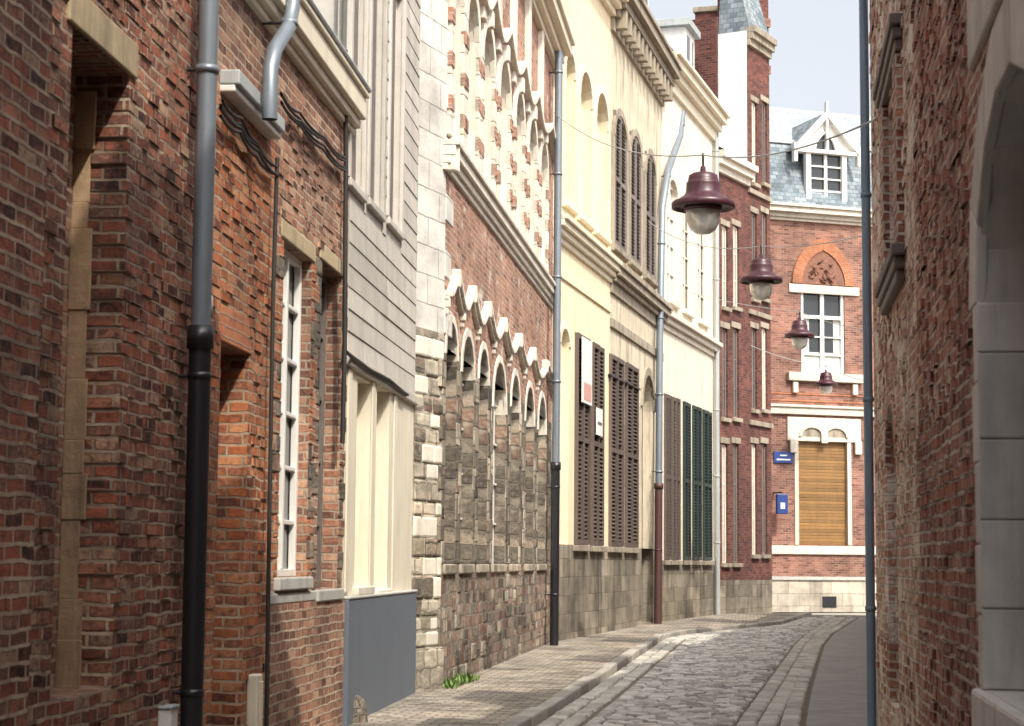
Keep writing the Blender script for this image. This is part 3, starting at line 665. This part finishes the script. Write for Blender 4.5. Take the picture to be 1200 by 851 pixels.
q=pointed(940,991,334,294); k=pointed(940,991,334,294,g=.36)
B.p('tympanum_relief','terra').poly([P(x,z,.03) for x,z in q])
for i in range(len(q)-1):
    A=[q[i],q[i+1],k[i+1],k[i]]; B.p('pointed_arch','brickO',.01).hexa([P(x,z,-.02) for x,z in A]+[P(x,z,.07) for x,z in A])
rl=B.p('tympanum_figures','terra',0,True)
for i in range(34):
    x=rnd(946,985); y=rnd(304,331)
    if abs(x-965.5)/27+ (334-y)/44<.85: c_=P(X(x),Z(y),.03); r_=rnd(.03,.07); rl.tube([c_,c_+Vector((rnd(-.12,.12),-.03,rnd(-.12,.12))),c_+Vector((rnd(-.2,.2),-.01,rnd(-.1,.2)))],r_,6,[r_*.3,r_,r_*.3])
for y in (470,462): B.p('brick_bands','brickO').box(FG,0,L,Z(y+1.6),Z(y),-.01,.025)
cornice(B,FG,-.2,L,Z(262),[(.1,.1),(.15,.2),(.18,.38),(.1,.46)],'trimG')
z0=Z(245); z1=Z(165); z2=Z(97)
r=B.p('mansard_roof','slate'); r.poly([P(-.2,z0,.3),P(L,z0,.3),P(L,z1,-.6),P(-.2,z1,-.6)])
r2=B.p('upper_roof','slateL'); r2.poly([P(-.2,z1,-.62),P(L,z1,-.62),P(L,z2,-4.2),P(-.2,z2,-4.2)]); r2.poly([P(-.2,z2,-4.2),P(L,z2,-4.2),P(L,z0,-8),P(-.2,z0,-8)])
B.p('roof_flashing','zincL',.01).box(FG,-.2,L,z1-.08,z1+.06,-.66,-.5)
B.p('ridge','zincL',.01).box(FG,-.2,L,z2-.05,z2+.1,-4.3,-4.1)
shell(B,FG,0,L,z0,8,'brickG')
a,b=X(944),X(992); m0=(a+b)/2; zb_=Z(243); zt_=Z(182)
B.p('dormer_cheeks','slate').box(FG,a+.05,b-.05,zb_,zt_,-2.5,.0)
w=B.p('dormer_frame','white',.015)
w.box(FG,a,a+.18,zb_,zt_,.0,.2); w.box(FG,b-.18,b,zb_,zt_,0,.2); w.box(FG,a+.18,b-.18,zb_,zb_+.1,0,.2); w.box(FG,a-.35,b+.35,zt_,zt_+.12,-.1,.3)
B.p('dormer_panes','glass').box(FG,a+.18,b-.18,zb_+.1,zt_,.01,.05)
w.box(FG,m0-.05,m0+.05,zb_+.1,zt_,.055,.14)
for i in (1,2,3): zz=zb_+.1+(zt_-zb_-.1)*i/4; w.box(FG,a+.18,m0-.05,zz-.025,zz+.025,.055,.12); w.box(FG,m0+.05,b-.18,zz-.025,zz+.025,.055,.12)
za=Z(140)
for sg in (-1,1):
    e=m0+sg*(b-a)*.78; p0=(e,zt_+.0); p1=(m0,za)
    w.hexa([P(p0[0],p0[1],.1),P(p1[0],p1[1],.1),P(p1[0],p1[1],.34),P(p0[0],p0[1],.34),P(p0[0],p0[1]+.2,.1),P(p1[0],p1[1]+.24,.1),P(p1[0],p1[1]+.24,.34),P(p0[0],p0[1]+.2,.34)])
    B.p('dormer_roof','slate').poly([P(e,zt_+.15,.1),P(m0,za+.2,.1),P(m0,za+.2,-3),P(e,zt_+.15,-3)])
    w.box(FG,e-.06,e+.06,zt_-.35,zt_+.3,.1,.3)
B.p('dormer_gable','white').poly([P(m0-(b-a)*.7,zt_+.12,.12),P(m0+(b-a)*.7,zt_+.12,.12),P(m0,za+.1,.12)])
gl=pointed(955,979,181,158); B.p('gable_panes','glass').poly([P(x,z,.135) for x,z in gl]); w.path(FG,gl,.07,.12,.22)
w.box(FG,m0-.04,m0+.04,zt_,za+.55,.14,.3)
B.p('chimney','brickF').box(FG,X(888),X(929),z1,Z(-70),-3.,-1.6); B.p('chimney_bands','brickG').box(FG,X(886),X(931),Z(78),Z(68),-3.05,-1.55); B.p('chimney_bands','brickG').box(FG,X(886),X(931),Z(22),Z(12),-3.05,-1.55)
B.p('cellar_vent','iron').box(FG,X(962),X(978),Z(712),Z(699),.0,.02)
B.done()
pl_=Obj('street_name_sign'); pl_.p('plate','sign',.005).box(FG,X(906),X(928),Z(544),Z(531),.02,.06); pl_.p('lettering','white').box(FG,X(909),X(925),Z(541),Z(539.3),.062,.065); pl_.p('lettering','white').box(FG,X(913),X(921),Z(536),Z(534.5),.062,.065); pl_.done()
pl_=Obj('hanging_shop_sign')
pl_.p('panel','sign',.03).box(FG,X(900),X(913),Z(604),Z(581),.5,.62); pl_.p('border','white',.01).box(FG,X(904),X(909),Z(598),Z(591),.622,.63); pl_.p('bracket','iron').tube([FG.P(X(906),Z(579),.56),FG.P(X(906),Z(579),0)],.03,6); pl_.done()
# ======== H : right hand brick house ========
HR=G(1029,872,0); dH=-hdir(905); FH=Fac(HR,HR+dH*40)
B=Obj('weathered_brick_house')
sW=FH.S(1076,500); so=op(FH,1150,1236,60,806,.35,.3); so['c']-=.08
wn=[op(FH,1041,1052,470,880,.4,.1)]; wn[0]['c']=.5
up=[op(FH,1042,1055,110,300,.0,.12)]
h1=6.9; h2=12.; sS=8.2  # heights above view, stepped so the tall part shades the near left
more=[dict(a=so['b']+5+i*4,b=so['b']+6.3+i*4,c=1.1,d=3.4,r=.3,dep=.25) for i in range(4)]
e1=max(sS+1.,so['b']+.5)
wall(B.p('limewashed_wall','brickRW'),FH,0,sW,0,h1,wn+up)
wall(B.p('walls','brickR'),FH,sW,e1,0,h1,[so],B.p('window_reveals','stoneR'))
wall(B.p('walls','brickR'),FH,e1,40,0,h2,more)
proud(B.p('proud_bricks','brickR'),FH,sW,so['a']-.25,.3,6,[],620,.022); proud(B.p('proud_bricks','brickRW'),FH,.1,sW,.3,6.8,wn+up,700,.022)
for o in more: fill(B,FH,o,'win'); sill(B,FH,o)
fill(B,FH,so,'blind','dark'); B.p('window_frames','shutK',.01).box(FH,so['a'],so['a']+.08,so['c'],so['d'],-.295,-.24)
B.p('window_frames','shutK',.01).box(FH,so['a']+.08,so['b'],so['c'],so['c']+.08,-.295,-.24)
fill(B,FH,wn[0],'blind','shutK'); ring(B,FH,wn[0],'brickR',.15,.015,7)
fill(B,FH,up[0],'win','shutK')
quoins(B,FH,so,'stoneR',.02,.2,.15,.36,part='stone_surround'); ring(B,FH,so,'stoneR',.3,.022,7,'stone_surround')
z=so['c']
while z<so['d']-so['r']-.02:
    z2=min(z+rnd(.3,.4),so['d']-so['r']); B.p('reveal_blocks','stoneR',.012).box(FH,so['a']+.001,so['a']+.02+rnd(-.003,.003),z+.005,z2,-.27,.018); z=z2
B.p('window_sill','stoneR',.02).box(FH,so['a']-.2,so['b']+.2,so['c']-.2,so['c']-.003,-.3,.05)
B.p('upper_stonework','stoneR',.015).box(FH,so['a']-.12,so['b']+.5,so['d']+.33,so['d']+1.1,-.02,.025)
o=up[0]; q0,q1=o['a'],o['b']
B.p('projecting_surround','brickR').box(FH,q0-.35,q0-.003,o['c']-.1,o['d']+.1,0,.05); B.p('projecting_surround','brickR').box(FH,q1+.003,q1+.35,o['c']-.1,o['d']+.1,0,.05)
mb=B.p('dark_mouldings','shutK',.01)
for k in range(3):
    mb.box(FH,q0-.4-.05*k,q1+.4+.05*k,o['d']+.1+.08*k,o['d']+.175+.08*k,0,.055+.02*k); mb.box(FH,q0-.5+.08*k,q1+.5-.08*k,o['c']-.18-.08*k,o['c']-.105-.08*k,0,.1-.02*k)
shell(B,FH,0,e1,h1,8,'brickRW'); shell(B,FH,e1,40,h2,8,'brickR'); roof(B,FH,0,e1,h1,8,2.5,'tile',.1,'brickR'); roof(B,FH,e1,40,h2,8,3,'tile',.2,'brickR')
shadow_stack(B,FH,2.2,h1,2.6,1.3); shadow_stack(B,FH,5.8,h1,2.2,.9)  # unseen chimneys, added to throw uneven shadow across the street
B.done()
pipe('blue_drainpipe',FH,[(-.1,7.3),(-.1,5.3),(-.06,4.9),(-.06,.0)],.042,'zincB',.05)
# ======== I : right side beyond ========
w_=ray(1068,659); w_=Vector((w_.x,w_.y)); w_=w_/w_.y*56
nr=HR+Vector((.45,.45)); FI=Fac(w_,nr)
B=Obj('low_brick_terrace'); ops=[]
s_=1.5
while s_<FI.L-2: ops+=[dict(a=s_,b=s_+1.1,c=1.1,d=3.2,r=.3,dep=.15),dict(a=s_,b=s_+1.1,c=4.4,d=6.,r=.3,dep=.15)]; s_+=2.6
wall(B.p('walls','brickG'),FI,0,FI.L,0,6.6,ops)
for o in ops: fill(B,FI,o,'win'); sill(B,FI,o)
cornice(B,FI,0,FI.L,6.4,[(.15,.15),(.15,.3)],'trim')
shell(B,FI,0,FI.L,6.6,7,'brickG'); roof(B,FI,0,FI.L,6.7,7,1.6,'tile',.3,'brickG')
for s_,h_,w2 in ((6,3.2,1.2),(13,4.2,1.6),(19,2.8,1.),(26,4.6,2.),(33,3.4,1.2)): shadow_stack(B,FI,s_,6.8,h_,w2)  # hidden chimneys, added for irregular shadows on the facades opposite
B.done()
# ---------------- street ----------------
B=Obj('ground'); B.p('ground','ground').poly([(-400,-400,-.03),(400,-400,-.03),(400,400,-.03),(-400,400,-.03)]); B.done(True)
def lerpf(pts):
    pts=sorted([(p.y,p.x) for p in pts])
    def f(y):
        if y<=pts[0][0]: i=0
        elif y>=pts[-1][0]: return pts[-1][1]
        else: i=max(k for k in range(len(pts)-1) if pts[k][0]<=y)
        a,b=pts[i],pts[i+1]; return a[1]+(b[1]-a[1])*(y-a[0])/(b[0]-a[0])
    return f
K=[G(x,y,.13) for x,y in ((603,851),(640,829),(682,804),(735,770),(778,743),(805,738.5),(860,733),(915,728))]
K=[K[0]-dAC*34,K[0]-dAC*17]+K+[Vector((P6.x+1.2,P6.y))]
xk=lerpf(K)
xw=lerpf([P1-dAC*36,P1,P2+Vector((0,.01)),P3,P4,P5,P6])
g1=[G(x,y,.03) for x,y in ((886,851),(905,820),(925,787),(943,757),(955,743),(972,732))]; g1=[g1[0]-dAC*34]+g1+[g1[-1]+(g1[-1]-g1[-2]).normalized()*9]
g2=[G(x,y,.03) for x,y in ((932,851),(940,815),(950,785),(960,757),(972,743),(990,732))]; g2=[g2[0]-dAC*34]+g2+[g2[-1]+(g2[-1]-g2[-2]).normalized()*9]
x1=lerpf(g1); x2=lerpf(g2)
def strip(name,mat,fa,fb,y0,y1,z,st=.5):
    B=Obj(name); mb=B.p(name,mat); y=y0
    while y<y1: mb.poly([(fa(y),y,z),(fb(y),y,z),(fb(y+st),y+st,z),(fa(y+st),y+st,z)]); y+=st
    B.done(True)
strip('road_bed','grout',lambda y:xk(y)-.1,lambda y:x2(y)+.3,-14,60,.012)
strip('pavement','pave',lambda y:xw(y)-.4,lambda y:xk(y)-.12,-14,57,.125)
HX=lambda y: (HR.x+ (HR.y-y)*dH.x/abs(dH.y)+.3) if y<HR.y+.4 else nr.x+(y-nr.y)*(w_.x-nr.x)/(w_.y-nr.y)+.3
strip('right_pavement','paveR',lambda y:x2(y)+.1,HX,-14,57,.03)
B=Obj('kerb'); mb=B.p('kerb','kerb',.02)
for a,b in zip(K[:-1],K[1:]):
    L_=(b-a).length; n=max(1,round(L_/.9)); u_=(b-a)/L_; nn=Vector((-u_.y,u_.x))
    for i in range(n):
        p=a+u_*(L_*i/n+.006); q=a+u_*(L_*(i+1)/n-.006); h=.13+rnd(-.01,.01); j=rnd(-.015,.015)
        A=[p+nn*j,q+nn*j,q+nn*.17,p+nn*.17]
        mb.hexa([(v.x,v.y,-.02) for v in A]+[(v.x,v.y,h) for v in A])
B.done(True)
def setts(mb,xa,xb,y,dy,wmin,wmax,zt,jit):
    x=xa
    while x<xb-.04:
        wd=min(rnd(wmin,wmax),xb-x); 
        if wd<.05: break
        h=zt+rnd(-jit,jit); g_=.01; i=.018; mb.nt()
        x0,x1_,y0,y1_=x+g_,x+wd-g_,y+g_+rnd(-.006,.006),y+dy-g_+rnd(-.006,.006)
        t1,t2=rnd(-.007,.007),rnd(-.007,.007)
        b=[(x0,y0,-.01),(x1_,y0,-.01),(x1_,y1_,-.01),(x0,y1_,-.01)]
        m_=[(x0,y0,h-.016),(x1_,y0,h-.016),(x1_,y1_,h-.016),(x0,y1_,h-.016)]
        t=[(x0+i,y0+i,h+t1),(x1_-i,y0+i,h-t1),(x1_-i,y1_-i,h+t2),(x0+i,y1_-i,h-t2)]
        s=len(mb.v); mb.v+=b+m_+t
        for q in range(4):
            r=(q+1)%4
            mb.f.append((s+q,s+r,s+4+r,s+4+q)); mb.t.append(mb.k); mb.f.append((s+4+q,s+4+r,s+8+r,s+8+q)); mb.t.append(mb.k)
        mb.f.append((s+8,s+9,s+10,s+11)); mb.t.append(mb.k)
        x+=wd
B=Obj('cobbled_road'); mb=B.p('setts','sett'); y=-2.
while y<58:
    dy=rnd(.13,.17)
    setts(mb,xk(y)+.46,x1(y)-.22,y,dy,.13,.24,.038,.009)
    setts(mb,x1(y)+.2,x2(y)-.17,y,dy,.12,.2,.028,.007); y+=dy
mb=B.p('gutter_setts','gut')
for fx,n in ((lambda y:xk(y)+.02,2),(lambda y:x1(y)-.2,2),(lambda y:x2(y)-.15,1)):
    for k in range(n):
        y=-2.
        while y<56:
            dy=rnd(.24,.38); setts(mb,fx(y)+k*.2,fx(y)+k*.2+.2,y,dy,.3,.4,.04,.006); y+=dy
B.done()
B=Obj('street_litter'); mb=B.p('litter','leaf')
for i in range(260):
    y=rnd(14,50); side=random.random()<.6
    x=(xk(y)-abs(random.gauss(0,.5))-.2) if side else xk(y)+.05+abs(random.gauss(0,.25)); z=.131 if side else .062
    if side and x<xw(y)+.05: x=xw(y)+.1
    a=rnd(0,6.28); l=rnd(.015,.05); w=l*rnd(.3,.7); u=Vector((math.cos(a),math.sin(a),rnd(-.1,.1)))*l; v=Vector((-math.sin(a),math.cos(a),.2))*w; c=Vector((x,y,z+.012)); mb.nt(); mb.poly([c-u,c-v,c+u,c+v])
B.done(True)
# ---------------- lamps ----------------
def lamp(x,y,wpx,dia,lc,rc):
    B=Obj('suspended_street_lamp'); k=dia/.75
    c=Vector((0,0,CZ))+ray(x,y)*(dia*FPX/wpx)
    S=lambda pr:[(r*k,z*k) for r,z in pr]
    B.p('hood','maroon',0,True).lathe(c,S([(.0,.46),(.03,.46),(.035,.4),(.07,.39),(.13,.375),(.17,.35),(.18,.3),(.185,.27),(.2,.26),(.2,.24),(.205,.15),(.22,.12),(.3,.06),(.36,.035),(.375,.02),(.375,-.045),(.35,-.05),(.33,-.02),(.2,-.02)]),40)
    B.p('collar','maroon',0,True).lathe(c,S([(.215,-.02),(.225,-.03),(.22,-.075),(.2,-.08)]),32)
    B.p('glass_bowl','bowl',0,True).lathe(c,S([(.2,-.06),(.205,-.12),(.19,-.22),(.15,-.3),(.09,-.345),(0.005,-.36)]),32)
    B.p('lamp_bulb','white',0,True).lathe(c,S([(.03,-.03),(.06,-.1),(.07,-.16),(.04,-.22),(0.003,-.235)]),16)
    B.p('hanger','iron',0,True).tube([c+Vector((0,0,.44*k)),c+Vector((0,0,.62*k))],.014*k,6)
    B.done()
    top=c+Vector((0,0,.6*k)); W=Obj('overhead_cable')
    for e in (lc,rc):
        pts=[]
        for i in range(13):
            t=i/12; p=top.lerp(e,t); p.z-=.25*4*t*(1-t)*(e-top).length/12; pts.append(p)
        W.p('wire','zincL',0,True).tube(pts,.009*k if wpx>30 else .011,6)
    W.done()
def onf(f,x,y,o=.05): a,z=f.hit(x,y,o); return f.P(a,z,o)
rI=lambda y,z: Vector((nr.x+(y-nr.y)*(w_.x-nr.x)/(w_.y-nr.y),y,z))
lamp(824,240,74,.75,onf(FD,649,132),onf(FH,1026,140))
lamp(892,328,50,.75,onf(FE,760,260),rI(27,6.5))
lamp(937,393,35,.75,onf(F3,800,340),rI(40,6.5))
lamp(968,450,27,.75,onf(FF,880,405),rI(52,6.5))
# ---------------- light ----------------
el=rad(50); az=rad(142)
sd=Vector((math.sin(az)*math.cos(el),math.cos(az)*math.cos(el),math.sin(el)))
sun=bpy.data.lights.new('sun','SUN'); sun.energy=4.1; sun.angle=rad(.5); sun.color=(1,.91,.77)
so_=bpy.data.objects.new('sun',sun); so_.rotation_euler=(-sd).to_track_quat('-Z','Y').to_euler(); sc.collection.objects.link(so_)
wd=bpy.data.worlds.new('World'); sc.world=wd; wd.use_nodes=True; nt=wd.node_tree; bg=nt.nodes['Background']
sk=nt.nodes.new('ShaderNodeTexSky'); sk.sky_type='NISHITA'; sk.sun_disc=False; sk.sun_elevation=el; sk.sun_rotation=az; sk.dust_density=6.; sk.air_density=1.; sk.ozone_density=1.
hs=nt.nodes.new('ShaderNodeHueSaturation'); hs.inputs['Saturation'].default_value=.3; hs.inputs['Value'].default_value=2.0
nt.links.new(sk.outputs[0],hs.inputs['Color']); nt.links.new(hs.outputs[0],bg.inputs[0]); bg.inputs[1].default_value=.15
sc.view_settings.view_transform='Standard'; sc.view_settings.look='None'; sc.view_settings.exposure=0
cam=bpy.data.cameras.new('camera'); co=bpy.data.objects.new('camera',cam); sc.collection.objects.link(co)
cam.sensor_width=36; cam.lens=FPX/1200*36; cam.clip_end=1500; cam.clip_start=.05
cam.dof.use_dof=True; cam.dof.focus_distance=30; cam.dof.aperture_fstop=5.6
co.matrix_world=Matrix.Translation((0,0,CZ))@R.to_4x4(); sc.camera=co
